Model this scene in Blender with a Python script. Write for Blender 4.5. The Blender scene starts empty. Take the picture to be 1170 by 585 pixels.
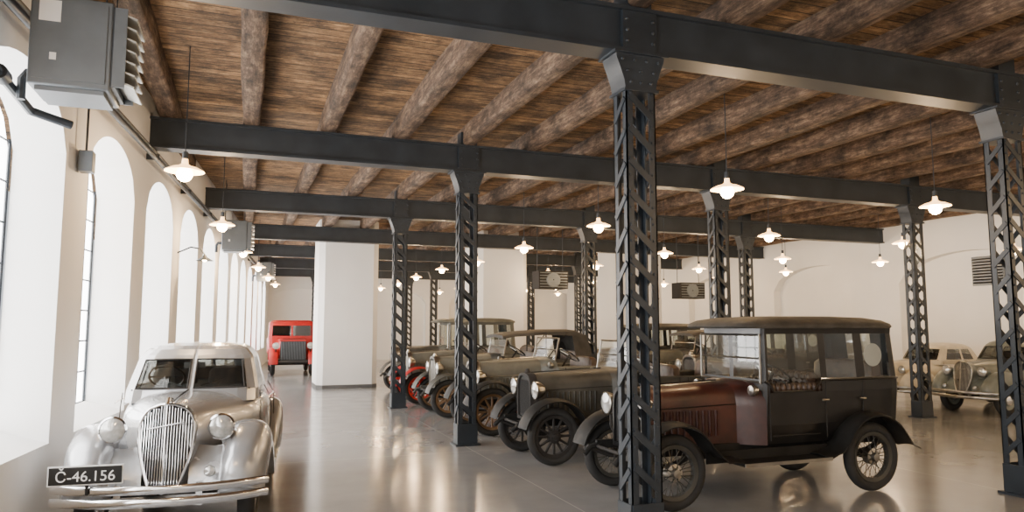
import bpy, math, random
from mathutils import Vector, Matrix, Euler
random.seed(7)
pi=math.pi
S=bpy.context.scene
# ------------------------------------------------------------------ materials
MATS={}
def nodes(m):
    m.use_nodes=True
    nt=m.node_tree
    return nt, nt.nodes, nt.links
def mat(name,col,rough=.5,metal=0.,var=.12,nscale=6.,bump=.0,bscale=40.,coat=0.,stretch=None,spec=.5,col2=None,rvar=.06):
    if name in MATS: return MATS[name]
    m=bpy.data.materials.new(name); nt,N,L=nodes(m)
    b=N['Principled BSDF']
    b.inputs['Metallic'].default_value=metal
    b.inputs['Coat Weight'].default_value=coat
    b.inputs['Coat Roughness'].default_value=.08
    b.inputs['Specular IOR Level'].default_value=spec
    tc=N.new('ShaderNodeTexCoord'); mp=N.new('ShaderNodeMapping')
    L.new(tc.outputs['Object'],mp.inputs['Vector'])
    if stretch: mp.inputs['Scale'].default_value=stretch
    nz=N.new('ShaderNodeTexNoise'); nz.inputs['Scale'].default_value=nscale; nz.inputs['Detail'].default_value=5
    L.new(mp.outputs['Vector'],nz.inputs['Vector'])
    rp=N.new('ShaderNodeValToRGB')
    c2=col2 if col2 else tuple(c*(1-var*2) for c in col)
    rp.color_ramp.elements[0].position=.3; rp.color_ramp.elements[1].position=.7
    rp.color_ramp.elements[0].color=(*c2,1); rp.color_ramp.elements[1].color=(*[min(1,c*(1+var*.5)) for c in col],1)
    L.new(nz.outputs['Fac'],rp.inputs['Fac']); L.new(rp.outputs['Color'],b.inputs['Base Color'])
    mr=N.new('ShaderNodeMapRange'); mr.inputs['To Min'].default_value=max(0.02,rough-rvar); mr.inputs['To Max'].default_value=min(1,rough+rvar)
    L.new(nz.outputs['Fac'],mr.inputs['Value']); L.new(mr.outputs['Result'],b.inputs['Roughness'])
    if bump>0:
        n2=N.new('ShaderNodeTexNoise'); n2.inputs['Scale'].default_value=bscale; L.new(mp.outputs['Vector'],n2.inputs['Vector'])
        bp=N.new('ShaderNodeBump'); bp.inputs['Strength'].default_value=bump; bp.inputs['Distance'].default_value=.01
        L.new(n2.outputs['Fac'],bp.inputs['Height']); L.new(bp.outputs['Normal'],b.inputs['Normal'])
    MATS[name]=m; return m
def emis(name,col,st,base=None):
    m=bpy.data.materials.new(name); nt,N,L=nodes(m); b=N['Principled BSDF']
    b.inputs['Base Color'].default_value=(*(base or col),1); b.inputs['Emission Color'].default_value=(*col,1); b.inputs['Emission Strength'].default_value=st
    MATS[name]=m; return m
def glassmat(name,tint=(.8,.85,.82),refl=.12,dark=.0):
    m=bpy.data.materials.new(name); nt,N,L=nodes(m)
    N.remove(N['Principled BSDF']); out=N['Material Output']
    t=N.new('ShaderNodeBsdfTransparent'); t.inputs['Color'].default_value=(*tint,1)
    g=N.new('ShaderNodeBsdfGlossy'); g.inputs['Roughness'].default_value=.03
    fr=N.new('ShaderNodeLayerWeight'); fr.inputs['Blend'].default_value=.3
    mr=N.new('ShaderNodeMapRange'); mr.inputs['To Min'].default_value=refl; mr.inputs['To Max'].default_value=.8
    L.new(fr.outputs['Fresnel'],mr.inputs['Value'])
    mx=N.new('ShaderNodeMixShader'); L.new(mr.outputs['Result'],mx.inputs['Fac']); L.new(t.outputs[0],mx.inputs[1]); L.new(g.outputs[0],mx.inputs[2]); L.new(mx.outputs[0],out.inputs['Surface'])
    MATS[name]=m; return m

PLASTER=mat('plaster',(.85,.845,.83),.85,var=.02,nscale=1.2,bump=.12,bscale=30)
STEEL=mat('painted_steel',(.026,.034,.044),.45,var=.15,nscale=3,bump=.05)
BASEB=mat('base_dark',(.12,.12,.12),.6)
CHROME=mat('chrome',(.78,.78,.79),.12,1.,var=.01,rvar=.02)
NICKEL=mat('nickel',(.45,.43,.39),.3,1.,var=.15)
RUBBER=mat('rubber',(.025,.025,.025),.8,var=.2)
BLACK=mat('black_paint',(.012,.012,.013),.34,coat=.25,var=.3,nscale=4)
FEND=mat('dull_fender_black',(.016,.016,.016),.58,var=.3,nscale=4,spec=.3)
DUSTY=mat('dusty_black',(.058,.057,.050),.55,var=.3,nscale=3)
GREYP=mat('grey_paint',(.13,.133,.115),.5,var=.2,nscale=4)
SILVER=mat('silver_paint',(.45,.46,.475),.27,.5,var=.01,nscale=2,coat=.8,rvar=.01)
CREAM=mat('cream_paint',(.55,.50,.40),.4,var=.08,coat=.2)
GREEN=mat('greygreen_paint',(.15,.17,.155),.4,var=.1,coat=.2)
MAROON=mat('maroon_paint',(.065,.017,.011),.42,var=.3,nscale=5,coat=.1)
RED=mat('red_paint',(.38,.005,.005),.45,var=.1,coat=.1)
ORANGE=mat('red_orange',(.5,.02,.012),.45,var=.1)
LEATHER=mat('leather',(.08,.048,.032),.42,var=.3,nscale=12,bump=.6,bscale=16)
CANVAS=mat('canvas',(.06,.055,.048),.7,var=.25,nscale=5,bump=.4,bscale=25)
DARKIN=mat('dark_interior',(.02,.018,.017),.8)
WOODSP=mat('spoke_wood',(.16,.09,.04),.5,var=.2)
CORE=mat('radiator_core',(.02,.02,.02),.6,.2,bump=1.,bscale=120)
HEAT=mat('heater_grey',(.14,.16,.18),.45,.3,var=.06)
LOUV=mat('heater_louver',(.45,.45,.42),.45,.3,var=.06)
WHITE=mat('white_label',(.78,.78,.78),.6,var=.02)
PLATEB=mat('plate_black',(.01,.01,.01),.4)
ENAM=emis('glowing_lamp_shade',(1,.56,.22),5.,(.7,.6,.45))  # lamp shade; the bulb's glow on it is put in as emission
LENS=mat('lamp_lens',(.6,.6,.58),.12,.5,var=.15,nscale=30)
GLASS=glassmat('car_glass',(.84,.88,.86),.08)
WPANE=emis('daylight_pane',(1,.99,.98),12.)
BULB=emis('bulb_glow',(1,.66,.30),80.)

def wood(name,axis,c1,c2,c3,boards=0,st=1.6):
    m=bpy.data.materials.new(name); nt,N,L=nodes(m); b=N['Principled BSDF']; b.inputs['Roughness'].default_value=.8
    tc=N.new('ShaderNodeTexCoord'); mp=N.new('ShaderNodeMapping'); L.new(tc.outputs['Object'],mp.inputs['Vector'])
    sc=[10,10,10]; sc[axis]=st; mp.inputs['Scale'].default_value=sc
    nz=N.new('ShaderNodeTexNoise'); nz.inputs['Scale'].default_value=1.5; nz.inputs['Detail'].default_value=12; nz.inputs['Roughness'].default_value=.8
    L.new(mp.outputs['Vector'],nz.inputs['Vector'])
    rp=N.new('ShaderNodeValToRGB'); e=rp.color_ramp.elements; e[0].position=.36; e[1].position=.64
    e[0].color=(*c1,1); e[1].color=(*c3,1); k=e.new(.5); k.color=(*c2,1)
    L.new(nz.outputs['Fac'],rp.inputs['Fac'])
    n3=N.new('ShaderNodeTexNoise'); n3.inputs['Scale'].default_value=2.6; n3.inputs['Detail'].default_value=9; n3.inputs['Roughness'].default_value=.75; L.new(tc.outputs['Object'],n3.inputs['Vector'])
    mr=N.new('ShaderNodeMapRange'); mr.inputs['From Min'].default_value=.36; mr.inputs['From Max'].default_value=.64; mr.inputs['To Min'].default_value=.3; mr.inputs['To Max'].default_value=1.5; L.new(n3.outputs['Fac'],mr.inputs['Value'])
    mul=N.new('ShaderNodeMix'); mul.data_type='RGBA'; mul.blend_type='MULTIPLY'; mul.inputs[0].default_value=1
    L.new(rp.outputs['Color'],mul.inputs[6]); L.new(mr.outputs['Result'],mul.inputs[7])
    last=mul.outputs[2]
    bp=N.new('ShaderNodeBump'); bp.inputs['Strength'].default_value=.9; bp.inputs['Distance'].default_value=.025
    L.new(nz.outputs['Fac'],bp.inputs['Height']); L.new(bp.outputs['Normal'],b.inputs['Normal'])
    if boards:
        sx=N.new('ShaderNodeSeparateXYZ'); L.new(tc.outputs['Object'],sx.inputs[0])
        d=N.new('ShaderNodeMath'); d.operation='DIVIDE'; d.inputs[1].default_value=boards; L.new(sx.outputs['Y'],d.inputs[0])
        fl=N.new('ShaderNodeMath'); fl.operation='FLOOR'; L.new(d.outputs[0],fl.inputs[0])
        wn=N.new('ShaderNodeTexWhiteNoise'); wn.noise_dimensions='1D'; L.new(fl.outputs[0],wn.inputs['W'])
        fr=N.new('ShaderNodeMath'); fr.operation='FRACT'; L.new(d.outputs[0],fr.inputs[0])
        gt=N.new('ShaderNodeMath'); gt.operation='GREATER_THAN'; gt.inputs[1].default_value=.1; L.new(fr.outputs[0],gt.inputs[0])
        m2=N.new('ShaderNodeMapRange'); m2.inputs['To Min'].default_value=.55; m2.inputs['To Max'].default_value=1.3; L.new(wn.outputs['Value'],m2.inputs['Value'])
        mm=N.new('ShaderNodeMath'); mm.operation='MULTIPLY'; L.new(m2.outputs['Result'],mm.inputs[0]); 
        m4=N.new('ShaderNodeMapRange'); m4.inputs['To Min'].default_value=.15; L.new(gt.outputs[0],m4.inputs['Value']); L.new(m4.outputs['Result'],mm.inputs[1])
        mu=N.new('ShaderNodeMix'); mu.data_type='RGBA'; mu.blend_type='MULTIPLY'; mu.inputs[0].default_value=1
        L.new(last,mu.inputs[6]); L.new(mm.outputs[0],mu.inputs[7]); last=mu.outputs[2]
    L.new(last,b.inputs['Base Color'])
    return m
JOIST=wood('joist_wood',1,(.028,.016,.010),(.11,.067,.042),(.27,.185,.12))
DECK=wood('deck_boards',0,(.06,.032,.014),(.22,.12,.052),(.42,.26,.125),boards=.17,st=2.2)

def floormat():
    m=bpy.data.materials.new('polished_concrete'); nt,N,L=nodes(m); b=N['Principled BSDF']
    tc=N.new('ShaderNodeTexCoord')
    nz=N.new('ShaderNodeTexNoise'); nz.inputs['Scale'].default_value=.7; nz.inputs['Detail'].default_value=8; nz.inputs['Roughness'].default_value=.6
    L.new(tc.outputs['Object'],nz.inputs['Vector'])
    rp=N.new('ShaderNodeValToRGB'); e=rp.color_ramp.elements; e[0].position=.3;e[1].position=.7
    e[0].color=(.19,.192,.195,1); e[1].color=(.285,.287,.288,1); L.new(nz.outputs['Fac'],rp.inputs['Fac'])
    br=N.new('ShaderNodeTexBrick'); br.offset=0; br.inputs['Scale'].default_value=1; br.inputs['Mortar Size'].default_value=.006
    br.inputs['Brick Width'].default_value=4.7; br.inputs['Row Height'].default_value=5.2; br.inputs['Mortar Smooth'].default_value=0
    mp=N.new('ShaderNodeMapping'); mp.inputs['Location'].default_value=(1.55,.3,0); L.new(tc.outputs['Object'],mp.inputs['Vector']); L.new(mp.outputs['Vector'],br.inputs['Vector'])
    mx=N.new('ShaderNodeMix'); mx.data_type='RGBA'; L.new(br.outputs['Fac'],mx.inputs[0]); L.new(rp.outputs['Color'],mx.inputs[6]); mx.inputs[7].default_value=(.42,.41,.39,1)
    L.new(mx.outputs[2],b.inputs['Base Color'])
    n2=N.new('ShaderNodeTexNoise'); n2.inputs['Scale'].default_value=2.2; n2.inputs['Detail'].default_value=6; L.new(tc.outputs['Object'],n2.inputs['Vector'])
    mr=N.new('ShaderNodeMapRange'); mr.inputs['To Min'].default_value=.10; mr.inputs['To Max'].default_value=.24; L.new(n2.outputs['Fac'],mr.inputs['Value']); L.new(mr.outputs['Result'],b.inputs['Roughness'])
    b.inputs['Specular IOR Level'].default_value=.55
    return m
FLOOR=floormat()

# ------------------------------------------------------------------ mesh builder
class MB:
    def __init__(s): s.v=[];s.f=[];s.m=[];s.mats=[]
    def mi(s,m):
        if m not in s.mats: s.mats.append(m)
        return s.mats.index(m)
    def add(s,vs,fs,m):
        o=len(s.v); s.v+= [tuple(v) for v in vs]; k=s.mi(m)
        for f in fs: s.f.append(tuple(i+o for i in f)); s.m.append(k)
        return s
    def box(s,c,d,m,rot=None):
        hx,hy,hz=d[0]/2,d[1]/2,d[2]/2
        vs=[Vector((x,y,z)) for x in(-hx,hx) for y in(-hy,hy) for z in(-hz,hz)]
        if rot: 
            R=Euler(rot).to_matrix(); vs=[R@v for v in vs]
        vs=[v+Vector(c) for v in vs]
        return s.add(vs,[(0,1,3,2),(4,6,7,5),(0,4,5,1),(2,3,7,6),(0,2,6,4),(1,5,7,3)],m)
    def rbox(s,c,d,m,r=.03,n=3):
        rings=[]
        hx,hy,hz=d[0]/2,d[1]/2,d[2]/2
        K=6
        for i in range(K+1):
            a=-pi/2+pi*i/K
            ca=max(0.001,math.cos(a))**.35; sa=math.copysign(abs(math.sin(a))**.35,math.sin(a))
            ring=[]
            for j in range(20):
                b=2*pi*j/20
                ring.append((c[0]+hx*ca*math.copysign(abs(math.cos(b))**.35,math.cos(b)),c[1]+hy*ca*math.copysign(abs(math.sin(b))**.35,math.sin(b)),c[2]+hz*sa))
            rings.append(ring)
        return s.loft(rings,m)
    def loft(s,rings,m,closed=True,cap=True):
        n=len(rings[0]); vs=[p for r in rings for p in r]; fs=[]
        for i in range(len(rings)-1):
            for j in range(n if closed else n-1):
                k=(j+1)%n; fs.append((i*n+j,i*n+k,(i+1)*n+k,(i+1)*n+j))
        if cap and closed:
            fs.append(tuple(range(n))[::-1]); fs.append(tuple((len(rings)-1)*n+j for j in range(n)))
        return s.add(vs,fs,m)
    def cyl(s,p1,p2,r,m,n=12,r2=None,cap=True):
        p1=Vector(p1);p2=Vector(p2);d=(p2-p1).normalized()
        a=Vector((0,0,1)) if abs(d.z)<.9 else Vector((1,0,0)); u=d.cross(a).normalized(); w=d.cross(u)
        r2=r if r2 is None else r2
        rings=[[p+ (u*math.cos(2*pi*j/n)+w*math.sin(2*pi*j/n))*q for j in range(n)] for p,q in((p1,r),(p2,r2))]
        return s.loft(rings,m,cap=cap)
    def tube(s,pts,r,m,n=8,closed=False,flat=None):
        pts=[Vector(p) for p in pts]; N=len(pts); rings=[]
        up=None
        for i in range(N):
            if closed: d=(pts[(i+1)%N]-pts[i-1]).normalized()
            else: d=(pts[min(i+1,N-1)]-pts[max(i-1,0)]).normalized()
            if up is None:
                a=Vector((0,0,1)) if abs(d.z)<.9 else Vector((1,0,0)); u=d.cross(a).normalized()
            else: u=(up-d*up.dot(d)).normalized()
            up=u; w=d.cross(u); ru,rw=(r,r) if not flat else flat
            rings.append([pts[i]+u*math.cos(2*pi*j/n)*ru+w*math.sin(2*pi*j/n)*rw for j in range(n)])
        if closed: rings.append(rings[0])
        return s.loft(rings,m,cap=not closed)
    def lathe(s,prof,m,c=(0,0,0),axis='y',n=32,closedprof=False):
        rings=[]
        for k in range(n+1):
            a=2*pi*k/n; ring=[]
            for r,h in prof:
                if axis=='y': p=(r*math.cos(a),h,r*math.sin(a))
                elif axis=='x': p=(h,r*math.cos(a),r*math.sin(a))
                else: p=(r*math.cos(a),r*math.sin(a),h)
                ring.append((p[0]+c[0],p[1]+c[1],p[2]+c[2]))
            rings.append(ring)
        return s.loft(rings,m,closed=closedprof,cap=False)
    def sph(s,c,r,m,n=14):
        if not hasattr(r,'__len__'): r=(r,r,r)
        rings=[]
        for i in range(n//2+1):
            a=-pi/2+pi*i/(n//2); ca=max(.001,math.cos(a))
            rings.append([(c[0]+r[0]*ca*math.cos(2*pi*j/n),c[1]+r[1]*ca*math.sin(2*pi*j/n),c[2]+r[2]*math.sin(a)) for j in range(n)])
        return s.loft(rings,m)
    def mesh(s,name,ang=35):
        me=bpy.data.meshes.new(name); me.from_pydata(s.v,[],s.f)
        for m in s.mats: me.materials.append(m)
        me.polygons.foreach_set('material_index',s.m); me.polygons.foreach_set('use_smooth',[True]*len(s.f))
        me.update()
        try: me.set_sharp_from_angle(angle=math.radians(ang))
        except Exception: pass
        return me
    def obj(s,name,parent=None,ang=35,loc=None,bevel=0,sub=0):
        o=bpy.data.objects.new(name,s.mesh(name,ang)); S.collection.objects.link(o)
        if parent: o.parent=parent
        if loc: o.location=loc
        if bevel:
            b=o.modifiers.new('b','BEVEL'); b.width=bevel; b.segments=2; b.limit_method='ANGLE'
        return o
def inst(me,name,parent=None,loc=(0,0,0),rot=(0,0,0)):
    o=bpy.data.objects.new(name,me); S.collection.objects.link(o); o.location=loc; o.rotation_euler=rot
    if parent: o.parent=parent
    return o
def empty(name,loc,rz=0,sc=1):
    o=bpy.data.objects.new(name,None); S.collection.objects.link(o); o.location=loc; o.rotation_euler=(0,0,rz); o.scale=(sc,sc,sc); o.empty_display_size=.3; return o

# ------------------------------------------------------------------ room
HB=4.2; BH=.42; JT=HB+BH; DK=JT+.28; YB=38.; YF=-6.; XR=17.45
WL=lambda y:-2.2+.085*y
b=MB(); b.add([(WL(YF)-1,YF-.5,0),(XR+.6,YF-.5,0),(XR+.6,YB+.5,0),(WL(YB)-5,YB+.5,0)],[(0,1,2,3)],FLOOR); b.obj('floor')
b=MB(); b.box(((XR-4)/2,(YB+YF)/2,DK+.05),(XR+6.5,YB-YF+1,.1),DECK); b.obj('ceiling')

def arched_wall(name,O,d,n,Slen,H,ops,depth,m,sillrise=0.):
    b=MB(); P=lambda s,z,o=0.:(O[0]+d[0]*s+n[0]*o,O[1]+d[1]*s+n[1]*o,z)
    q=lambda a,bb,c,e:b.add([a,bb,c,e],[(0,1,2,3)],m)
    s=0
    for (s0,s1,zs,zsp,zt) in ops:
        q(P(s,0),P(s0,0),P(s0,H),P(s,H))
        if zs>0: q(P(s0,0),P(s1,0),P(s1,zs),P(s0,zs))
        K=14; arc=[(s0+(s1-s0)*k/K, zsp+(zt-zsp)*max(0,1-(2*k/K-1)**2)**.55) for k in range(K+1)]
        for k in range(K):
            q(P(*arc[k]),P(*arc[k+1]),P(arc[k+1][0],H),P(arc[k][0],H))
        bd=[(s0,zs)]+arc+[(s1,zs)]
        for k in range(len(bd)-1):
            (a0,a1),(c0,c1)=bd[k],bd[k+1]
            ra=sillrise if a1==zs else 0; rc=sillrise if c1==zs else 0
            q(P(a0,a1),P(c0,c1),P(c0,c1+rc,-depth),P(a0,a1+ra,-depth))
        if zs>0: q(P(s0,zs),P(s1,zs),P(s1,zs+sillrise,-depth),P(s0,zs+sillrise,-depth))
        s=s1
    q(P(s,0),P(Slen,0),P(Slen,H),P(s,H))
    return b.obj(name,ang=30),P
nl=math.hypot(.085,1); dl=(.085/nl,1/nl); nL=(1/nl,-.085/nl)
O=(WL(YF),YF); ops=[]
k=-5
while True:
    y1=7.38+2.58*k
    if y1>YB-.6: break
    if y1-1.9>YF+.3: ops.append(((y1-1.9-YF)*nl,(y1-YF)*nl,.78,3.35,3.88))
    k+=1
wall_left,P=arched_wall('wall_left',O,dl,nL,(YB-YF)*nl,DK+.05,ops,.42,PLASTER,.12)
for i,(s0,s1,zs,zsp,zt) in enumerate(ops):
    b=MB(); az=lambda s:zsp+(zt-zsp)*max(0,1-(2*(s-s0)/(s1-s0)-1)**2)**.55
    K=14; pts=[P(s0,zs+.1,-.46),P(s1,zs+.1,-.46)]+[P(s1-(s1-s0)*k/K,az(s1-(s1-s0)*k/K)+.01,-.46) for k in range(K+1)]
    b.add(pts,[tuple(range(len(pts)))],WPANE)
    nb=6
    for j in range(nb+1):
        s=s0+.02+(s1-s0-.04)*j/nb; b.tube([P(s,zs+.12,-.44),P(s,az(s),-.44)],.010 if 0<j<nb else .014,STEEL,n=4)
    z=zs+.12
    while z<zt-.1:
        w=0 if z<zsp else (s1-s0)/2*(1-math.sqrt(max(0,1-((z-zsp)/(zt-zsp))**1.8)))
        b.tube([P(s0+w,z,-.44),P(s1-w,z,-.44)],.010,STEEL,n=4); z+=.36
    b.obj('window_%d'%(i+1))
ops=[]; y=-4.9+.55
while y+4.1<YB: ops.append((y-YF,y+4.1-YF,0,3.0,3.75)); y+=5.2
wall_right,PR=arched_wall('wall_right',(XR,YF),(0,1),(-1,0),YB-YF,DK+.05,ops,.28,PLASTER)
b=MB(); b.box((XR+.38,(YB+YF)/2,DK/2),(.2,YB-YF,DK),PLASTER); b.obj('wall_right_recess')
ops=[(1.6+4.7*i,1.6+4.7*i+3.4,0,3.0,3.7) for i in range(4)]
arched_wall('wall_back',(-.6,YB),(1,0),(0,-1),XR+.8,DK+.05,ops,.3,PLASTER)
b=MB(); b.box((8,YB+.4,DK/2),(20,.2,DK),PLASTER); b.obj('wall_back_recess')
b=MB(); b.box((7,YF-.1,DK/2),(21,.2,DK),PLASTER); b.obj('wall_front')
# joists
b=MB(); i=-2
while True:
    X=3.2+1.07*(i-3)+1.07
    i+=1
    if X>XR: break
    if X<-2.2: continue
    w=.22+random.uniform(-.015,.03)
    rings=[]
    yy=YF
    while yy<=YB+.1:
        dx=random.uniform(-.012,.012); dz=random.uniform(-.012,.012); c=.03
        hw=w/2+random.uniform(-.01,.01)
        rings.append([(X+dx-hw,yy,DK+.02),(X+dx-hw,yy,JT+c+dz),(X+dx-hw+c,yy,JT+dz),(X+dx+hw-c,yy,JT+dz),(X+dx+hw,yy,JT+c+dz),(X+dx+hw,yy,DK+.02)])
        yy+=.73
    b.loft(rings,JOIST)
b.obj('ceiling_joists',ang=50)
# beams
BY=[.3,5.5,10.7,15.9,21.1,26.3,31.5,36.7]
RX=[3.2,7.9,12.6]
for y in BY:
    b=MB(); x0=WL(y)-.02; x1=XR+.05; xc=(x0+x1)/2; w=x1-x0
    b.box((xc,y,HB+.0175),(w,.26,.035),STEEL); b.box((xc,y,JT-.0175),(w,.26,.035),STEEL); b.box((xc,y,HB+BH/2),(w,.17,BH-.07),STEEL)
    b.obj('ceiling_beam')
# columns
def column_mesh():
    b=MB(); W=.29; D=.23; A=.065
    for sx in(-1,1):
        for sy in(-1,1):
            b.box((sx*(W/2-.006),sy*(D/2-A/2),HB/2),(.012,A,HB),STEEL)
            b.box((sx*(W/2-A/2),sy*(D/2-.006),HB/2),(A,.012,HB),STEEL)
            z=.5
            while z<3.85:
                b.box((sx*(W/2-.035),sy*(D/2+.006),z),(.02,.012,.02),STEEL); z+=.145
    z=.42; p=.29
    while z+.24<3.9:
        for sy in(-1,1):
            a=Vector((-.115,sy*(D/2+.004),z+.21)); c=Vector((.115,sy*(D/2+.004),z)); 
            d=(c-a); L=d.length; ang=math.atan2(d.z,d.x)
            b.box((a+c)/2,(L,.012,.056),STEEL,rot=(0,-ang,0))
        for sx in(-1,1):
            a=Vector((sx*(W/2+.004),-.09,z+.18)); c=Vector((sx*(W/2+.004),.09,z)); 
            d=(c-a); L=d.length; ang=math.atan2(d.z,d.y)
            b.box((a+c)/2,(.012,L,.05),STEEL,rot=(ang,0,0))
        z+=p
    for sy in(-1,1):
        b.box((0,sy*(D/2+.006),.16),(W,.014,.32),STEEL)
    for sx in(-1,1):
        b.box((sx*(W/2+.006),0,.16),(.014,D,.32),STEEL)
    b.box((0,0,.012),(W+.1,D+.1,.024),STEEL)
    prof=[(3.86,.15,.125),(3.95,.165,.125),(4.05,.20,.125),(4.14,.235,.125),(4.2,.245,.125)]
    b.loft([[(-w,-h,z),(w,-h,z),(w,h,z),(-w,h,z)] for z,w,h in prof],STEEL)
    b.box((0,0,3.86),(.34,.29,.025),STEEL); b.box((0,0,HB-.01),(.54,.32,.02),STEEL)
    for sy in(-1,1):
        for x,z in [(-.1,3.93),(0,3.93),(.1,3.93),(-.13,4.03),(0,4.03),(.13,4.03),(-.18,4.13),(-.06,4.13),(.06,4.13),(.18,4.13)]:
            b.sph((x,sy*.127,z),.016,STEEL,8)
    b.box((0,0,HB+BH/2),(.34,.25,BH-.075),STEEL)
    b.box((0,0,JT+.1),(.26,.22,.2),STEEL)
    for sy in(-1,1):
        for x in(-.13,.13):
            for z in(.1,.2,.3): b.sph((x,sy*.127,HB+z),.018,STEEL,8)
    return b.mesh('steel_column',30)
cm=column_mesh()
for y in BY:
    if abs(y-21.1)<.1 or y<1: continue
    for x in RX: inst(cm,'steel_column',loc=(x,y,0))
def pillar(x,y):
    w=.86; c=.16; h=DK
    def ring(z,w,c): return [(x-w+c,y-w,z),(x+w-c,y-w,z),(x+w,y-w+c,z),(x+w,y+w-c,z),(x+w-c,y+w,z),(x-w+c,y+w,z),(x-w,y+w-c,z),(x-w,y-w+c,z)]
    b=MB(); b.loft([ring(.1,w,c),ring(h,w,c)],PLASTER); b.loft([ring(0,w+.01,c),ring(.1,w+.01,c)],BASEB); b.obj('plaster_pillar')
for x,y in((2.82,22.2),(7.9,23.0),(12.6,22.2)): pillar(x,y)
b=MB(); b.cyl((WL(YF)+.12,YF,4.02),(WL(YB)+.12,YB,4.02),.035,STEEL); b.cyl((WL(YF)+.06,YF,4.16),(WL(YB)+.06,YB,4.16),.018,STEEL)
y=YF+1
while y<YB: b.box((WL(y)+.08,y,4.04),(.16,.03,.08),STEEL); y+=2.58
b.obj('heating_pipe',wall_left)

# ------------------------------------------------------------------ unit heaters
def heater(x,y,z,near=False):
    e=empty('unit_heater',(x,y,z))
    b=MB(); b.box((0,0,0),(.5,.46,.64),HEAT); b.obj('casing',e,bevel=.012)
    b=MB(); b.box((0,-.235,.0),(.44,.01,.56),HEAT); b.box((-.13,-.243,.2),(.13,.004,.15),WHITE); b.box((-.1,-.243,-.12),(.04,.004,.05),WHITE)
    b.box((0,0,-.335),(.42,.38,.03),HEAT); b.obj('front_panel',e)
    b=MB()
    b.box((.265,0,0),(.03,.44,.58),STEEL)
    for i in range(7):
        z0=-.25+i*.083; b.box((.33,0,z0),(.15,.42,.012),LOUV,rot=(0,.35,0))
    for sy in(-1,1): b.box((.3,sy*.215,0),(.08,.012,.58),HEAT)
    b.obj('louvers',e)
    b=MB()
    for sx in(-.2,.2):
        for sy in(-.2,.2): b.cyl((sx,sy,.3),(sx,sy,DK-z),.006,STEEL,6)
    b.obj('hanging_rods',e)
    b=MB(); wx=WL(y)-x
    b.tube([(-.25,.1,-.15),(-.33,.1,-.15),(-.36,.1,-.2),(-.36,.1,-.35)],.03,STEEL)
    if near:
        X=-1.62-x
        b.tube([(X,-.45,1.1),(X,-.45,-.05),(X,-.3,-.25),(X,.6,-.3),(X+.25,.75,-.35)],.035,STEEL,10)
        b.tube([(X+.1,-.6,1.1),(X+.1,-.6,.1),(X-.1,-.6,.0)],.03,STEEL,10)
        for zz in(.2,.5): b.cyl((X,-.45,zz-.05),(X,-.45,zz+.05),.055,STEEL)
        b.cyl((X,-.2,-.25),(X,-.08,-.26),.055,STEEL)
    b.obj('pipes',e)
heater(-1.2,5.8,3.76,True); heater(-.28,16.5,3.72); heater(.55,27,3.72)
b=MB(); y=7.7; x=WL(y); b.box((x+.08,y,3.35),(.12,.14,.2),HEAT); b.tube([(x+.07,y,3.45),(x+.07,y,4.0)],.012,STEEL,6); b.obj('thermostat_box',wall_left,bevel=.01)
b=MB(); y=13.0;x=WL(y); b.tube([(x,y,3.0),(x+.2,y,3.1),(x+.35,y,3.08),(x+.42,y,2.98)],.014,STEEL,6); b.lathe([(.02,.1),(.04,.06),(.14,0)],STEEL,c=(x+.42,y,2.88),axis='z',n=16); b.sph((x+.42,y,2.9),.04,BULB,8); b.obj('wall_sconce')
b=MB(); X=XR+.27; b.box((X,12.9,3.2),(.04,.85,.75),HEAT)
for i in range(9): b.box((X-.04,12.9,2.9+i*.075),(.07,.78,.01),DARKIN,rot=(0,-.5,0))
b.obj('wall_vent_grille')
def fan(x,y,z):
    b=MB(); b.box((0,0,0),(.9,.5,.5),DARKIN)
    for i in range(6): b.box((0,-.27,-.2+i*.08),(.84,.03,.02),HEAT)
    b.lathe([(.02,-.26),(.2,-.27),(.22,-.25)],HEAT,axis='y',n=20)
    for sx in(-.4,.4): b.cyl((sx,0,.25),(sx,0,DK-z),.01,STEEL,6)
    b.obj('hung_fan_coil',loc=(x,y,z))
fan(8.2,19,3.1); fan(13.2,19.5,2.9)

# ------------------------------------------------------------------ pendant lamps
b=MB(); 
b.lathe([(.03,.12),(.035,.065),(.07,.04),(.13,.025),(.2,-.01),(.205,-.022),(.195,-.015),(.12,.012),(.05,.02)],ENAM,axis='z',n=24)
b.cyl((0,0,.06),(0,0,.2),.03,STEEL,10); b.sph((0,0,-.05),(.085,.085,.085),BULB,14)
lampm=b.mesh('pendant_shade')
def lamp(x,y,z=3.5,top=DK,P=58):
    o=inst(lampm,'pendant_lamp',loc=(x,y,z))
    c=MB(); c.cyl((0,0,.18),(0,0,top-z),.006,STEEL,5); c.obj('cord',o)
    l=bpy.data.lights.new('bulb','POINT'); l.energy=P; l.color=(1,.70,.41); l.shadow_soft_size=.05
    lo=bpy.data.objects.new('bulb_light',l); S.collection.objects.link(lo); lo.parent=o; lo.location=(0,0,-.2)
for x in(5.62,9.15,12.5,15.7):
    for y in(.3,3.6,7.35,10.85,14.4,17.9,21.3,24.9,28.4,31.9,35.3):
        if abs(x-12.5)<.1 and abs(y-21.3)<.1: continue
        if abs(x-5.62)<.1 and y==3.6: y=2.6
        lamp(x+random.uniform(-.05,.05),y,3.5+random.uniform(-.03,.03), top=HB if abs(y-10.85)<.2 or abs(y-.3)<.2 or abs(y-21.3)<.3 else DK)
for x,y in((-1.1,2.6),(-.68,8.5),(-.42,12.9),(-.1,17.6),(.3,22.),(.7,26.5),(1.1,31)): lamp(x,y)

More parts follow.
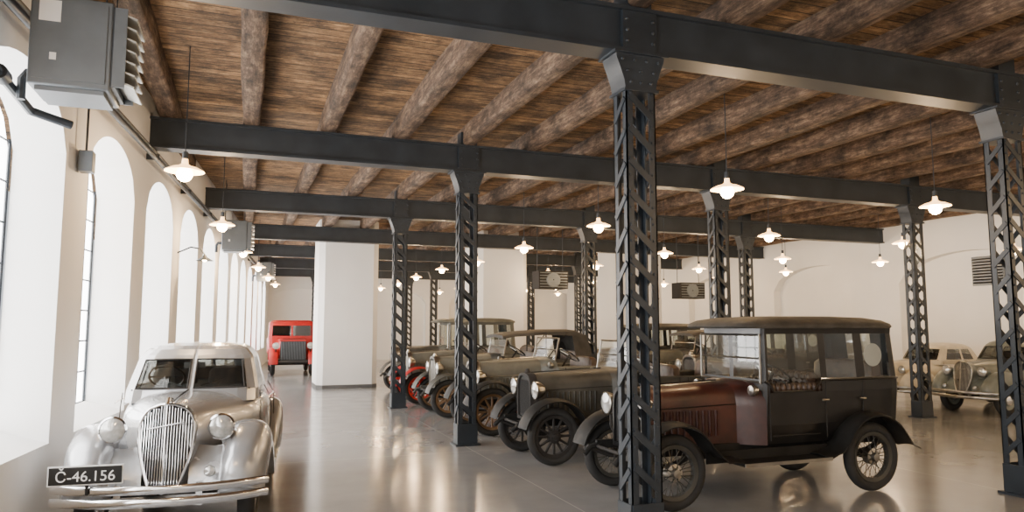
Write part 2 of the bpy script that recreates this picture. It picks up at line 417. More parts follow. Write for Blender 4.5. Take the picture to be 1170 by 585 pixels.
# ------------------------------------------------------------------ wheels
WC={}
def wheel_mesh(R,w,style,colm):
    key=(R,w,style,colm.name)
    if key in WC: return WC[key]
    b=MB(); rc=R-w/2
    b.lathe([(rc+w/2*math.cos(2*pi*k/14),w/2*math.sin(2*pi*k/14)) for k in range(14)],RUBBER,n=40,closedprof=True)
    ri=R-w
    b.lathe([(ri+.01,-w*.38),(ri+.01,w*.38),(ri-.03,w*.3),(ri-.03,-w*.3)],colm,n=40,closedprof=True)
    if style=='disc':
        for sg in(-1,1):
            b.lathe([(ri,sg*w*.2),(ri*.85,sg*w*.32),(ri*.6,sg*w*.2),(.1,sg*w*.3)],colm,n=32)
            b.lathe([(.1,sg*w*.3),(.095,sg*w*.5),(.05,sg*w*.62),(.001,sg*w*.65)],CHROME,n=24)
    else:
        n=12 if style=='wood' else 32
        for k in range(n):
            a=2*pi*k/n
            if style=='wood':
                b.cyl((.06*math.cos(a),0,.06*math.sin(a)),((ri-.02)*math.cos(a),0,(ri-.02)*math.sin(a)),.02,colm,6,r2=.015)
            else:
                sg=1 if k%2 else -1; a2=a+(.35 if k%4<2 else -.35)
                b.cyl((.05*math.cos(a2),sg*.05,.05*math.sin(a2)),((ri-.02)*math.cos(a),0,(ri-.02)*math.sin(a)),.0045,colm,4)
        b.lathe([(.001,-.09),(.04,-.085),(.05,-.05),(.085,-.04),(.085,.04),(.05,.05),(.04,.085),(.001,.09)],NICKEL if style!='wood' else colm,n=20)
    WC[key]=b.mesh('wheel'); return WC[key]

def fender_strip(b,path,y0,y1,crown,m,th=.012):
    rings=[]; K=6
    N=len(path)
    for i,(x,z) in enumerate(path):
        a=path[max(0,i-1)];c=path[min(N-1,i+1)]
        t=Vector((c[0]-a[0],c[1]-a[1])).normalized(); nx,nz=-t.y,t.x
        top=[];bot=[]
        for k in range(K+1):
            u=k/K; y=y0+(y1-y0)*u; o=crown*(1-(2*u-1)**2)
            top.append((x+nx*o,y,z+nz*o)); bot.append((x+nx*(o-th),y,z+nz*(o-th)))
        rings.append(top+bot[::-1])
    b.loft(rings,m)

# ------------------------------------------------------------------ vintage car
def outline_pts(half):
    pts=[(u,v) for u,v,_ in half]; fl=[f for _,_,f in half]
    full=pts+[(u,-v) for u,v in pts[::-1][1:-1]]
    n=len(pts); flags=fl[:n-1]+[fl[n-2-k] for k in range(n-1)]
    return full,flags
def greenhouse(b,levels,half,panel,m_body,m_glass,cap=True,low=(),roofm=None):
    full,flags=outline_pts(half); n=len(full); rings=[]
    for (z,xf,xr,w) in levels:
        rings.append([(xf+(xr-xf)*u,v*w,z) for u,v in full])
    for i in range(len(levels)-1):
        for j in range(n):
            k=(j+1)%n; f=flags[j] if j<len(flags) else 0
            if i in low and f==2: continue
            mm=m_glass if (i in panel and f) else (roofm if roofm and i>max(panel) else m_body)
            b.add([rings[i][j],rings[i][k],rings[i+1][k],rings[i+1][j]],[(0,1,2,3)],mm)
    if cap: b.add(rings[-1],[tuple(range(n))],roofm or m_body)
    return rings

def hood_ring(x,w,z0,z1,sq=.55):
    r=[]; zm=z0+(z1-z0)*.62
    r.append((x,w/2,z0)); 
    for k in range(13):
        a=pi*k/12
        r.append((x,w/2*math.copysign(abs(math.cos(a))**sq,math.cos(a)),zm+(z1-zm)*abs(math.sin(a))**.8))
    r.append((x,-w/2,z0)); return r

def vintage(name,loc,rz,kind='tourer',L=2.55,T=1.2,R=.37,wst='wood',wcol=WOODSP,hood=GREYP,body=DUSTY,fend=FEND,shell=NICKEL,rt=1.16,hl=1.1,bw=1.1,xr=-.55,top=1.84,lampm_=NICKEL,hw=.5,lampr=.12,sc=1.,wsh=True):
    e=empty(name,loc,rz,sc)
    wm=wheel_mesh(R,.11,wst,wcol)
    for x in(0,L):
        for y in(-T/2,T/2): inst(wm,'wheel',e,(x,y,R))
    b=MB()
    for sy in(-1,1):
        b.box((L/2-.02,sy*.34,.52),(L+.75,.05,.09),fend)
        b.tube([(L+.3,sy*.34,.52),(L+.42,sy*.34,.5),(L+.5,sy*.34,.42)],.03,fend,8)
        for xc in(0,L):
            b.tube([(xc-.45,sy*.36,.50),(xc-.2,sy*.36,.40),(xc,sy*.36,.37),(xc+.2,sy*.36,.40),(xc+.45,sy*.36,.50)],.02,DARKIN,6,flat=(.025,.03))
    b.cyl((L,-T/2,R-.02),(L,T/2,R-.02),.025,DARKIN); b.cyl((0,-T/2,R),(0,T/2,R),.035,DARKIN); b.sph((0,0,R),.13,DARKIN)
    b.box((L/2,0,.45),(L*.6,.4,.12),DARKIN)
    b.cyl((L+.35,-.34,.5),(L+.35,.34,.5),.018,DARKIN)
    b.obj('chassis',e)
    xh=L+.12; xc=xh-hl
    b=MB(); o1=hood_ring(xh-.03,hw,.52,rt+.02); 
    def sca(r,x,f): 
        cz=(.52+rt)/2; return [(x,p[1]*f,cz+(p[2]-cz)*f) for p in r]
    b.loft([o1,sca(o1,xh+.07,1.),sca(o1,xh+.08,.98),sca(o1,xh+.08,.87),sca(o1,xh+.05,.85)],shell,cap=False)
    b.add(sca(o1,xh+.052,.86),[tuple(range(len(o1)))],CORE)
    for k in range(-5,6): b.cyl((xh+.056,k*.036,.6),(xh+.056,k*.036,rt-.08),.003,shell,4)
    b.lathe([(.045,0),(.045,.02),(.03,.03),(.025,.06),(.001,.065)],shell,c=(xh+.02,0,rt+.01),axis='z',n=16)
    b.cyl((xh+.1,0,.5),(xh+.2,0,.45),.012,DARKIN); b.obj('radiator',e)
    b=MB(); b.loft([hood_ring(xh-.03,hw-.01,.55,rt),hood_ring((xh+xc)/2,hw+.1,.55,rt+.025),hood_ring(xc,hw+.2,.55,rt+.05)],hood)
    for sy in(-1,1):
        for k in range(10):
            x=xh-.18-k*(hl-.35)/10; u=(xh-x)/hl; y=sy*((hw+.2*u)/2+.005)
            b.box((x,y,.78),(.035,.02,.26),hood,rot=(0,0,sy*.5))
        b.cyl((xh,sy*(hw/2),.93),(xc,sy*(hw+.2)/2,.97),.006,shell,5)
    b.cyl((xh,0,rt+.02),(xc,0,rt+.06),.007,shell,5)
    b.obj('hood',e)
    xw=xc-.22
    b=MB(); b.loft([hood_ring(xc,hw+.2,.55,rt+.05),hood_ring(xc-.1,(hw+.2+bw)/2,.55,rt+.07),hood_ring(xw-.02,bw*.98,.55,rt+.07)],body if kind!='limo' else hood); b.obj('cowl',e)
    belt=1.2 if kind in('limo','van') else 1.08
    W=bw/2
    sq=[(0,0,0),(0,.06,1),(0,.93,0),(.015,1,0),(.03,1,2),(.40,1,0),(.445,1,1),(.665,1,0),(.73,1,1),(.93,1,0),(.97,.99,0),(.99,.94,0),(1,.8,0),(1,.35,1),(1,.0,0)]
    if kind in('limo','van'):
        b=MB(); lv=[(.55,xw+.0,xr+.06,W-.07),(.75,xw,xr+.02,W-.02),(1.09,xw,xr,W),(belt,xw,xr,W),(belt+.03,xw,xr,W-.012),(top-.13,xw-.0,xr+.05,W-.02),(top-.06,xw,xr+.05,W-.01)]
        greenhouse(b,lv,sq,[4],body,GLASS,cap=True,low=(2,3) if kind=='limo' else ())
        full,fl=outline_pts(sq)
        n=len(full)
        if kind=='limo':
            a=[(xw+(xr-xw)*u,v*(W+.004),belt+.01) for u,v in full if u>=.40]
            b.tube(a,.014,body,6)
            for sy in(-1,1): b.tube([(xw,sy*W,belt+.01),(xw+(xr-xw)*.03,sy*W,belt-.02),(xw+(xr-xw)*.06,sy*W,1.1),(xw+(xr-xw)*.34,sy*W,1.1),(xw+(xr-xw)*.40,sy*W,belt+.01)],.013,body,6)
        else: b.tube([(xw+(xr-xw)*u,v*(W+.004),belt+.01) for u,v in full],.014,body,6,closed=True)
        b.obj('body',e)
        b=MB(); rr=[]
        xf=xw+.3; xb=xr-.03
        N=28
        for z,s in((top-.07,.985),(top-.05,1.0),(top-.02,.985),(top+.02,.9),(top+.05,.72),(top+.065,.4)):
            r=[]
            for k in range(N):
                a=2*pi*k/N; r.append(((xf+xb)/2+(xf-xb)/2*s*math.copysign(abs(math.cos(a))**.3,math.cos(a)),(W+.04)*s*math.copysign(abs(math.sin(a))**.3,math.sin(a)),z))
            rr.append(r)
        b.loft(rr,CANVAS if kind=='limo' else body); b.obj('roof',e,ang=50)
        b=MB(); Lc=xr-xw
        for sy in(-1,1):
            for u in(.03,.425,.70):
                b.cyl((xw+Lc*u,sy*(W+.0),.6),(xw+Lc*u,sy*(W+.002),belt),.006,DARKIN,4)
            for u in(.385,.66): b.cyl((xw+Lc*u,sy*(W+.03),1.0),(xw+Lc*u-.09,sy*(W+.03),1.0),.01,NICKEL,6)
            b.tube([(xw+Lc*.05,sy*(W-.01),.64),(xw+Lc*.38,sy*(W-.01),.64)],.006,DARKIN,4)
        b.obj('door_trim',e)
        b=MB(); b.rbox((xw-.74,0,1.02),(.14,bw-.16,.46),LEATHER); b.rbox((xw-.5,0,.85),(.5,bw-.16,.2),LEATHER)
        b.rbox((xr+.25,0,1.1),(.2,bw-.16,.62),LEATHER); b.rbox((xr+.5,0,.85),(.5,bw-.16,.2),LEATHER)
        if kind=='limo':
            for k in range(11):
                for sy in(-1,1):
                    b.sph((xw-.14-k*.07,sy*(W-.07),1.13),(.04,.05,.06),LEATHER,10)
            for k in range(11):
                b.sph((xw-.72,-W+.12+k*.086,1.24),(.07,.048,.06),LEATHER,10); b.sph((xw-.70,-W+.12+k*.086,1.13),(.07,.048,.06),LEATHER,10)
        b.obj('seats',e)
        if kind=='limo':
            b=MB()
            b.lathe([(.001,0),(.13,0),(.13,.006),(.001,.006)],WHITE,c=(xr+.34,(W-.06),1.47),axis='y',n=24)  # white disc added for the bright oval rear window seen through the glass
            b.obj('bright_rear_window_disc',e)
        b=MB(); xx=xw+.03
        b.tube([(xx,-W+.03,belt),(xx,W-.03,belt),(xx+.0,W-.03,top-.14),(xx,-W+.03,top-.14)],.015,NICKEL,6,closed=True)
        b.tube([(xx,-W+.03,1.45),(xx,W-.03,1.45)],.01,NICKEL,6); b.obj('windscreen_frame',e)
    elif kind in('tourer','softtop','roadster'):
        b=MB(); lv=[(.55,xw,xr+.1,W-.07),(.75,xw,xr+.03,W-.02),(.95,xw,xr,W),(belt,xw,xr,W),(belt+.02,xw-.01,xr+.02,W-.02),(belt,xw-.03,xr+.05,W-.05),(.85,xw-.05,xr+.07,W-.06)]
        greenhouse(b,lv,sq,[],body,GLASS); 
        for sy in(-1,1):
            for u in(.08,.38,.45,.68): b.cyl((xw+(xr-xw)*u,sy*(W+.001),.62),(xw+(xr-xw)*u,sy*(W+.002),belt),.006,DARKIN,4)
            for u in(.36,.66): b.cyl((xw+(xr-xw)*u,sy*(W+.02),.98),(xw+(xr-xw)*u+.08,sy*(W+.02),.98),.01,NICKEL,6)
        b.obj('body',e)
        b=MB(); b.rbox((xw-.75,0,1.02),(.16,bw-.16,.46),LEATHER); b.rbox((xw-.5,0,.85),(.5,bw-.16,.18),LEATHER)
        b.rbox((xr+.22,0,1.04),(.18,bw-.16,.46),LEATHER); b.rbox((xr+.45,0,.85),(.45,bw-.16,.18),LEATHER); b.obj('seats',e)
        b=MB(); wz=rt+.03; wt=1.58 
        b.tube([(xw+.02,-W+.06,wz),(xw+.02,W-.06,wz),(xw-.06,W-.06,wt),(xw-.06,-W+.06,wt)],.016,NICKEL,6,closed=True)
        b.tube([(xw-.02,-W+.06,1.38),(xw-.02,W-.06,1.38)],.01,NICKEL,6)
        b.add([(xw+.02,-W+.06,wz),(xw+.02,W-.06,wz),(xw-.06,W-.06,wt),(xw-.06,-W+.06,wt)],[(0,1,2,3)],GLASS)
        b.obj('windscreen',e)
        if kind=='softtop':
            b=MB(); rings=[]
            for x,zt,dn in((xw+.05,1.60,.05),(xw-.2,1.65,.06),(xw-.9,1.70,.07),(xw-1.6,1.70,.10),(xr+.15,1.62,.2),(xr,1.35,.25)):
                ww=W; rings.append([(x,ww,zt-dn-.02),(x,ww*.98,zt-.03),(x,ww*.8,zt),(x,0,zt+.02),(x,-ww*.8,zt),(x,-ww*.98,zt-.03),(x,-ww,zt-dn-.02),(x,-ww*.9,zt-dn-.02),(x,0,zt-.04),(x,ww*.9,zt-dn-.02)])
            b.loft(rings,CANVAS)
            b.loft([[(xr+.35,W,1.05),(xr+.02,W,1.05),(xr,-0,1.05),(xr+.02,-W,1.05),(xr+.35,-W,1.05)],[(xr+.45,W,1.62),(xr+.1,W*.98,1.6),(xr+.08,0,1.62),(xr+.1,-W*.98,1.6),(xr+.45,-W,1.62)]],CANVAS,closed=False,cap=False)
            for sy in(-1,1):
                b.cyl((xw-.9,sy*(W),1.08),(xw-.9,sy*(W),1.66),.014,BLACK,6); b.cyl((xw-.9,sy*(W),1.08),(xr+.6,sy*(W),1.62),.012,BLACK,6)
            b.obj('soft_top',e,ang=60)
        else:
            b=MB(); rings=[]
            for k in range(7):
                a=pi*k/6; rings.append([(xr+.08+.12*math.cos(2*pi*j/10)*(1+.2*math.sin(3*k+j)),(W+.02)*math.cos(a),1.2+.10*math.sin(2*pi*j/10)*(1+.15*math.cos(2*k+j))) for j in range(10)])
            b.loft(rings,CANVAS); b.obj('folded_top',e,ang=70)
    b=MB(); c=Vector((xw-.36,.25,1.28)); ax=Vector((-.55,0,.83)).normalized(); u=Vector((0,1,0)); w=ax.cross(u)
    b.tube([c+u*.2*math.cos(2*pi*k/24)+w*.2*math.sin(2*pi*k/24) for k in range(24)],.013,BLACK,6,closed=True)
    for k in range(4): b.cyl(c,c+u*.2*math.cos(pi/4+pi*k/2)+w*.2*math.sin(pi/4+pi*k/2),.008,NICKEL,5)
    b.cyl(c,c-ax*.6,.018,DARKIN,8); b.obj('steering_wheel',e)
    b=MB()
    for sy in(-1,1):
        y0,y1=sy*T/2-.15,sy*T/2+.15
        r=R+.09; p=[]
        for d in range(15,151,9):
            a=math.radians(d); p.append((L+r*math.cos(a),R+r*math.sin(a)))
        p+=[(L-r-.10,R+.08),(L-r-.22,.45),(L-r-.32,.42)]
        fender_strip(b,p[::-1],y0,y1,.035,fend)
        p=[(r+.28,.42),(r+.18,.44),(r+.06,R+.1)]
        for d in range(25,146,10):
            a=math.radians(d); p.append((r*math.cos(a),R+r*math.sin(a)))
        p+=[(-r-.02,R+.12),(-r-.12,R+.08)]
        fender_strip(b,[(x,z) for x,z in p][::-1],y0,y1,.03,fend)
        b.box((L/2,sy*(T/2-.1),.46),(L-2*r,.012,.12),fend)
        b.box((L/2-.03,sy*(T/2+.01),.41),(L-2*r-.5,.28,.03),fend); b.box((L/2-.03,sy*(T/2+.155),.41),(L-2*r-.5,.012,.035),NICKEL)
    b.obj('fenders',e,ang=50)
    b=MB()
    for sy in(-1,1):
        c=(L+.18,sy*.40,.95); q=lampr
        b.lathe([(.001,-q*1.1),(q*.5,-q*.95),(q*.85,-q*.5),(q,0),(q*1.04,.02),(q*.95,.03)],lampm_,c=c,axis='x',n=24)
        b.lathe([(q*.96,.02),(q*.6,.035),(.001,.045)],LENS,c=c,axis='x',n=24)
        b.tube([(L+.14,sy*.40,.95-q),(L+.14,sy*.40,.7),(L+.1,sy*.34,.55)],.014,DARKIN,6)
        c=(xc-.1,sy*(hw/2+.24),1.12)
        b.lathe([(.001,-.07),(.05,-.05),(.06,0),(.05,.02),(.001,.03)],lampm_,c=c,axis='x',n=16)
    b.obj('headlamps',e)
    return e
rl=math.pi
vintage('vintage_limousine',(6.5,6.8,0),rl,'limo',L=2.53,wst='wire',wcol=DUSTY,hood=MAROON,body=BLACK,shell=BLACK,rt=1.14,hl=1.08,top=1.84)
vintage('vintage_touring_car',(6.4,9.28,0),rl,'tourer',L=2.6,T=1.14,wst='wood',wcol=DARKIN,hood=DUSTY,body=DUSTY,shell=DARKIN,rt=1.14)
vintage('vintage_touring_car',(6.45,11.95,0),rl,'tourer',L=2.6,wst='wood',wcol=WOODSP,hood=GREYP,body=GREYP,rt=1.18,R=.39)
vintage('vintage_convertible_car',(6.4,14.45,0),rl,'softtop',L=2.6,hood=GREYP,body=DUSTY,fend=DUSTY,shell=NICKEL)
vintage('vintage_roadster',(6.4,17.0,0),rl,'tourer',L=2.6,hood=GREYP,body=GREYP,fend=RED,wcol=ORANGE,shell=NICKEL)
vintage('vintage_delivery_van',(6.6,19.5,0),rl,'van',L=2.6,hood=DUSTY,body=GREYP,fend=DUSTY,shell=NICKEL,top=1.95,rt=1.2)
vintage('vintage_closed_car',(11.6,13.2,0),rl,'limo',L=2.5,hood=DUSTY,body=BLACK,top=1.84)
vintage('vintage_closed_car',(11.6,17.8,0),rl,'van',L=2.5,hood=DUSTY,body=DUSTY,top=1.8)
vintage('vintage_touring_car',(11.6,15.5+.0,0),rl,'softtop',L=2.5,hood=GREYP,body=DUSTY)

def truck(loc,rz):
    e=empty('red_vintage_truck',loc,rz)
    wm=wheel_mesh(.42,.16,'disc',RED)
    for x in(0,2.6):
        for y in(-.68,.68): inst(wm,'wheel',e,(x,y,.42))
    b=MB(); b.box((1.2,0,.6),(3.6,.7,.14),DARKIN); b.cyl((0,-.7,.42),(0,.7,.42),.05,DARKIN); b.cyl((2.6,-.7,.42),(2.6,.7,.42),.05,DARKIN); b.obj('chassis',e)
    b=MB(); b.loft([hood_ring(2.95,.86,.6,1.30,.2),hood_ring(2.0,1.1,.6,1.36,.2)],RED); b.obj('hood',e)
    b=MB(); b.loft([hood_ring(2.95,.9,.5,1.33,.15),hood_ring(3.03,.9,.5,1.33,.15)],DARKIN)
    b.box((3.035,0,1.27),(.02,.92,.07),RED)
    for k in range(-9,10): b.cyl((3.04,k*.045,.58),(3.04,k*.045,1.22),.008,HEAT,4)
    b.tube([(3.05,-.85,.5),(3.12,0,.5),(3.05,.85,.5)],.05,DARKIN,8); b.obj('radiator',e)
    b=MB(); sq=[(0,0,0),(0,.04,1),(0,.86,0),(.03,1,0),(.15,1,1),(.8,1,0),(.97,1,0),(1,.95,0),(1,.5,1),(1,0,0)]
    greenhouse(b,[(.6,2.05,.9,.78),(1.42,2.05,.9,.82),(1.80,2.0,.9,.80),(1.93,1.95,.92,.78),(2.0,1.8,1.0,.66)],sq,[1],RED,GLASS); b.box((1.3,0,1.2),(.1,1.4,1.3),DARKIN); b.obj('cab',e)
    b=MB(); b.box((-.1,0,1.0),(1.9,1.6,.6),RED); b.obj('cargo_body',e,bevel=.03)
    b=MB()
    for sy in(-1,1):
        p=[(2.6+.56*math.cos(math.radians(d)),.42+.56*math.sin(math.radians(d))) for d in range(0,171,12)]
        fender_strip(b,p[::-1],sy*.68-.16,sy*.68+.16,.03,RED)
        b.lathe([(.001,-.14),(.1,-.08),(.12,0)],DARKIN,c=(3.0,sy*.6,1.08),axis='x'); b.lathe([(.12,0),(.001,.02)],LENS,c=(3.0,sy*.6,1.08),axis='x')
        b.cyl((2.97,sy*.6,.85),(2.97,sy*.6,1.0),.02,DARKIN,6)
    b.obj('fenders',e,ang=50)
truck((1.65,30.2,0),-pi/2)

# ------------------------------------------------------------------ streamlined saloon
def saloon(name,loc,rz,paint,plate=False,sc=1.):
    e=empty(name,loc,rz,sc)
    CH=CHROME if plate else NICKEL
    wm=wheel_mesh(.34,.15,'disc',paint)
    for x in(1.28,-1.32):
        for y in(-.63,.63): inst(wm,'wheel',e,(x,y,.34))
    def se(x,hw,zb,zt,n=3.,N=40):
        zc=(zb+zt)/2; hz=(zt-zb)/2
        return [(x,hw*math.copysign(abs(math.cos(2*pi*k/N))**(2/n),math.cos(2*pi*k/N)),zc+hz*math.copysign(abs(math.sin(2*pi*k/N))**(2/n),math.sin(2*pi*k/N))) for k in range(N)]
    st=[(1.70,.18,.46,1.06,2.3),(1.6,.22,.42,1.10,2.4),(1.3,.30,.38,1.14,2.5),(1.0,.39,.36,1.16,2.6),(.75,.51,.34,1.165,2.8),(.5,.62,.33,1.165,3),(.1,.69,.33,1.16,3.4),(-.5,.71,.33,1.15,3.4),(-1.0,.69,.34,1.12,3.2),(-1.4,.61,.36,1.04,2.8),(-1.75,.46,.4,.88,2.5),(-1.95,.3,.44,.72,2.3),(-2.02,.12,.5,.62,2.)]
    b=MB(); b.loft([se(*s) for s in st],paint); b.obj('body',e,ang=60)
    half=[(0,0,0),(-.005,.035,1),(.0,.35,1),(.015,.7,1),(.035,.84,0),(.07,.96,0),(.12,1,0),(.15,1,1),(.33,1,1),(.45,1,0),(.49,1,1),(.6,.995,1),(.70,.97,0),(.76,.94,0),(.86,.84,0),(.94,.65,0),(.985,.4,1),(1,.03,0),(1,0,0)]
    b=MB(); greenhouse(b,[(1.05,.64,-1.5,.63),(1.165,.58,-1.36,.625),(1.18,.57,-1.34,.62),(1.46,.36,-1.08,.555),(1.50,.32,-1.02,.54),(1.555,.24,-.92,.49),(1.59,.1,-.78,.42),(1.615,-.05,-.62,.28),(1.62,-.2,-.5,.12)],half,[2],paint,GLASS); b.obj('cabin',e,ang=60)
    b=MB(); b.rbox((-.25,.28,1.1),(.16,.45,.5),DARKIN); b.rbox((-.25,-.28,1.1),(.16,.45,.5),DARKIN); b.rbox((-1.0,0,1.1),(.16,1.0,.45),DARKIN)
    b.box((-.35,0,1.168),(1.7,1.1,.01),DARKIN); b.obj('seats',e)
    b=MB(); c=Vector((.12,-.3 if plate else .3,1.27)); ax=Vector((-.7,0,.7)).normalized(); u=Vector((0,1,0)); w=ax.cross(u)
    b.tube([c+u*.17*math.cos(2*pi*k/24)+w*.17*math.sin(2*pi*k/24) for k in range(24)],.012,BLACK,6,closed=True); b.cyl(c-u*.17,c+u*.17,.01,BLACK,6); b.cyl(c,c-ax*.15,.02,BLACK,6)
    if plate: b.tube([(.40,0,1.36),(.38,0,1.42)],.012,BLACK,6); b.box((.36,0,1.40),(.02,.2,.06),BLACK)
    b.obj('steering_wheel',e)
    def fen(b,sy,rows):
        R2=[]
        for i in range(len(rows)-1):
            p0=rows[max(0,i-1)];p1=rows[i];p2=rows[i+1];p3=rows[min(len(rows)-1,i+2)]
            for t in(0,.5):
                R2.append(tuple(.5*((2*b_)+(-a_+c_)*t+(2*a_-5*b_+4*c_-d_)*t*t+(-a_+3*b_-3*c_+d_)*t**3) for a_,b_,c_,d_ in zip(p0,p1,p2,p3)))
        R2.append(rows[-1]); rings=[]
        for x,yc,hw,zb,zt in R2:
            r=[]; N=20
            for k in range(N+1):
                a=pi*k/N
                r.append((x,sy*yc+hw*math.copysign(abs(math.cos(a))**.75,math.cos(a)),zb+(zt-zb)*max(0,math.sin(a))**.8))
            rings.append(r)
        b.loft(rings,paint)
    b=MB()
    for sy in(-1,1):
        fen(b,sy,[(1.85,.56,.05,.50,.58),(1.82,.57,.12,.43,.68),(1.74,.585,.17,.38,.78),(1.66,.595,.19,.40,.85),(1.55,.605,.20,.55,.91),(1.42,.61,.205,.66,.945),(1.28,.615,.205,.70,.95),(1.12,.62,.20,.66,.92),(.98,.63,.195,.54,.86),(.85,.64,.19,.38,.77),(.7,.65,.18,.34,.64),(.5,.66,.165,.33,.50),(.3,.67,.15,.33,.40)])
        fen(b,sy,[(-.62,.68,.08,.34,.42),(-.75,.67,.13,.34,.58),(-.9,.66,.16,.38,.74),(-1.02,.655,.175,.52,.83),(-1.15,.65,.18,.64,.89),(-1.32,.64,.18,.69,.91),(-1.5,.62,.18,.64,.88),(-1.64,.6,.175,.5,.82),(-1.78,.58,.16,.4,.72),(-1.92,.55,.12,.36,.58),(-2.0,.52,.05,.38,.46)])
        # apron between fender and grille
        b.loft([[(1.72,sy*.18,.46),(1.74,sy*.36,.46),(1.78,sy*.5,.46)],[(1.70,sy*.18,.62),(1.70,sy*.36,.62),(1.72,sy*.5,.62)],[(1.55,sy*.20,.78),(1.52,sy*.36,.76),(1.55,sy*.5,.78)]],paint,closed=False,cap=False)
        b.box((-.15,sy*.7,.345),(1.3,.2,.04),paint); b.box((-.15,sy*.805,.345),(1.25,.012,.03),CHROME)
    b.obj('fenders',e,ang=70)
    b=MB()
    def gx(y,z): return 1.83-abs(y)*.36-(z-.5)*.13
    def hwz(z):
        t=(z-.48)/.66; return .212*(max(0,1-((t-.68)/.325)**2)**.40 if t>.68 else (.52+.48*math.sin(t/.68*pi/2)))
    out=[]
    zs=[.48+.66*k/22 for k in range(23)]
    for z in zs: out.append((gx(hwz(z),z),hwz(z),z))
    top=(gx(0,1.14),0,1.145)
    o2=out+[top]+[(x,-y,z) for x,y,z in out[::-1]]
    b.tube(o2+[(gx(0,.45),0,.44)],.014,CH,8,closed=True)
    L2=[(x-.03,y,z) for x,y,z in out]; C2=[(gx(0,z)-.03,0,z) for x,y,z in out]; R2=[(x-.03,-y,z) for x,y,z in out]
    b.loft([L2,C2,R2],CORE,closed=False,cap=False)
    b.loft([[(x-.01,y*1.04,z) for x,y,z in o2],[(1.66,y*1.03,z) for x,y,z in o2],[(1.55,y*1.03,z-.005) for x,y,z in o2]],paint,cap=False)
    for k in range(-9,10):
        y=k*.021; zz=[z for z in zs if hwz(z)>abs(y)+.003]
        if not zz: continue
        b.tube([(gx(y,z),y,z) for z in (zz[0],(zz[0]+zz[-1])/2,zz[-1])],.0046 if k else .010,CH,5)
    b.cyl((gx(0,.9)+.01,-.14,.95),(gx(0,.9)+.02,.14,1.0),.006,CH,5)
    b.tube([(1.76,0,1.14),(1.7,0,1.185),(1.55,0,1.165)],.018,CH,8); b.tube([(1.6,0,1.13),(1.3,0,1.155),(1.0,0,1.17),(.6,0,1.18)],.008,CH,6)
    b.obj('grille',e)
    b=MB()
    for sy in(-1,1):
        c=(1.66,sy*.42,.94); q=.103
        b.lathe([(.001,-.24),(q*.45,-.2),(q*.85,-.09),(q,0),(q*1.06,.012),(q*.96,.025)],paint,c=c,axis='x',n=28)
        b.lathe([(q*1.05,.0),(q*1.08,.012),(q*.95,.026)],CH,c=c,axis='x',n=28)
        b.lathe([(q*.96,.018),(q*.6,.04),(.001,.05)],LENS,c=c,axis='x',n=28)
        b.tube([(1.56,sy*.43,.9),(1.5,sy*.46,.78)],.05,paint,10)
        b.lathe([(.045,0),(.04,.015),(.001,.025)],LENS,c=(1.83,sy*.36,.6),axis='x',n=18); b.lathe([(.001,-.06),(.03,-.05),(.047,0)],CH,c=(1.83,sy*.36,.6),axis='x',n=18)
    b.obj('headlamps',e)
    b=MB()
    for zz in(.50,.40):
        b.tube([(1.98-.22*abs(t)**2.4,t*.82,zz) for t in [k/10 for k in range(-10,11)]],.02,CH,8,flat=(.012,.034))
        b.tube([(-2.1+.2*abs(t)**2.4,t*.78,zz+.02) for t in [k/10 for k in range(-10,11)]],.02,CH,8,flat=(.012,.03))
    for sy in(-1,1):
        b.box((1.93,sy*.3,.45),(.04,.05,.18),CH); b.cyl((1.93,sy*.3,.45),(1.4,sy*.3,.42),.02,DARKIN,6)
        b.cyl((-2.05,sy*.3,.44),(-1.6,sy*.3,.44),.02,DARKIN,6)
    b.obj('bumpers',e)
    b=MB()
    for sy in(-1,1):
        b.tube([(.52,sy*.08,1.2),(.46,sy*.3,1.27)],.006,BLACK,5)
        for x in(.42,-.28,-.92): b.tube([(x,sy*(.695 if x<.3 else .64),.45),(x,sy*(.722 if x<.3 else .66),.75),(x,sy*(.715 if x<.3 else .655),1.0),(x,sy*.64,1.14)],.005,DARKIN,4)
        for x in(-.18,-.82): b.cyl((x,sy*.735,.98),(x+.1,sy*.735,.98),.01,CHROME,6)
        b.tube([(.6,sy*.66,1.06),(.1,sy*.715,1.05),(-.6,sy*.73,1.03),(-1.1,sy*.69,1.0)],.006,CHROME,4)
    for sy in(-1,1):
        b.tube([(.585,sy*.03,1.185),(.57,sy*.25,1.185),(.545,sy*.50,1.185),(.36,sy*.455,1.455),(.375,sy*.2,1.46),(.37,sy*.03,1.46)],.009,DARKIN,5,closed=True)
    b.obj('trim_and_wipers',e)
    b=MB(); b.box((0,0,.34),(2.4,1.1,.1),DARKIN); b.cyl((1.28,-.6,.34),(1.28,.6,.34),.03,DARKIN); b.cyl((-1.32,-.6,.34),(-1.32,.6,.34),.03,DARKIN); b.obj('chassis',e)
    if plate:
        b=MB(); b.box((1.97,-.52,.64),(.01,.53,.15),WHITE); b.box((1.977,-.52,.64),(.006,.51,.13),PLATEB); b.cyl((1.93,-.52,.58),(1.93,-.52,.48),.012,DARKIN); b.obj('licence_plate',e)
        t=bpy.data.curves.new('plate_text','FONT'); t.body='Č-46.156'; t.size=.112; t.align_x='CENTER'; t.extrude=.001; t.materials.append(WHITE)
        to=bpy.data.objects.new('plate_text',t); S.collection.objects.link(to); to.parent=e; to.location=(1.983,-.52,.597); to.rotation_euler=(pi/2,0,pi/2)
    return e
saloon('vintage_saloon_car',(-.44,8.44,0),math.atan2(-1,-.085),SILVER,plate=True)
saloon('vintage_saloon_car',(15.42,10.75,0),pi,GREEN,sc=.93)
saloon('vintage_saloon_car',(15.4,12.7,0),pi,CREAM,sc=.86)

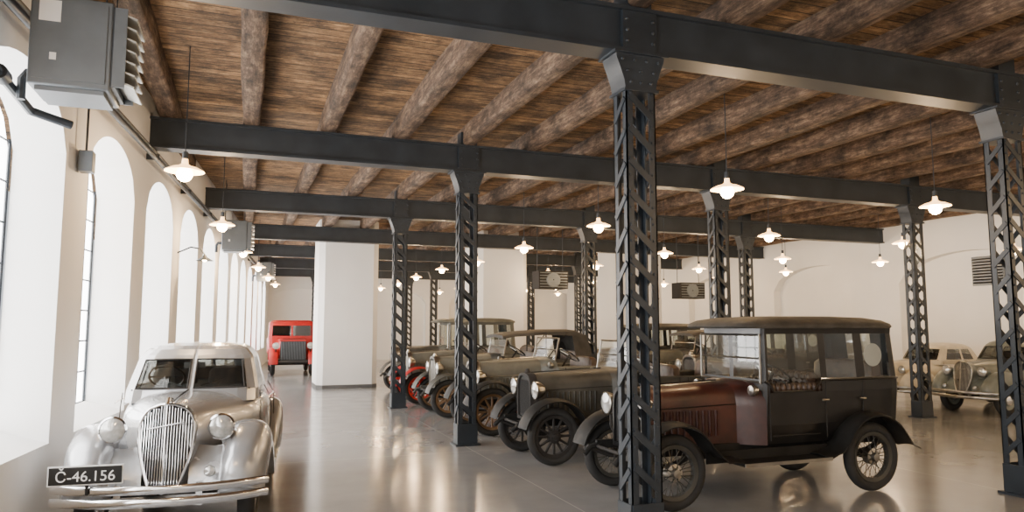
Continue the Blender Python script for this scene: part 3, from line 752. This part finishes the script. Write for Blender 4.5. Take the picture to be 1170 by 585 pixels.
# ------------------------------------------------------------------ world + camera
w=bpy.data.worlds.new('sky'); S.world=w; w.use_nodes=True; w.node_tree.nodes['Background'].inputs[0].default_value=(.9,.95,1,1); w.node_tree.nodes['Background'].inputs[1].default_value=1.
cam=bpy.data.cameras.new('camera'); co=bpy.data.objects.new('camera',cam); S.collection.objects.link(co)
cam.sensor_width=36; cam.lens=820/1170*36; co.location=(0,0,1.8); co.rotation_euler=(math.radians(90+5.54),0,math.radians(-20.3)); S.camera=co
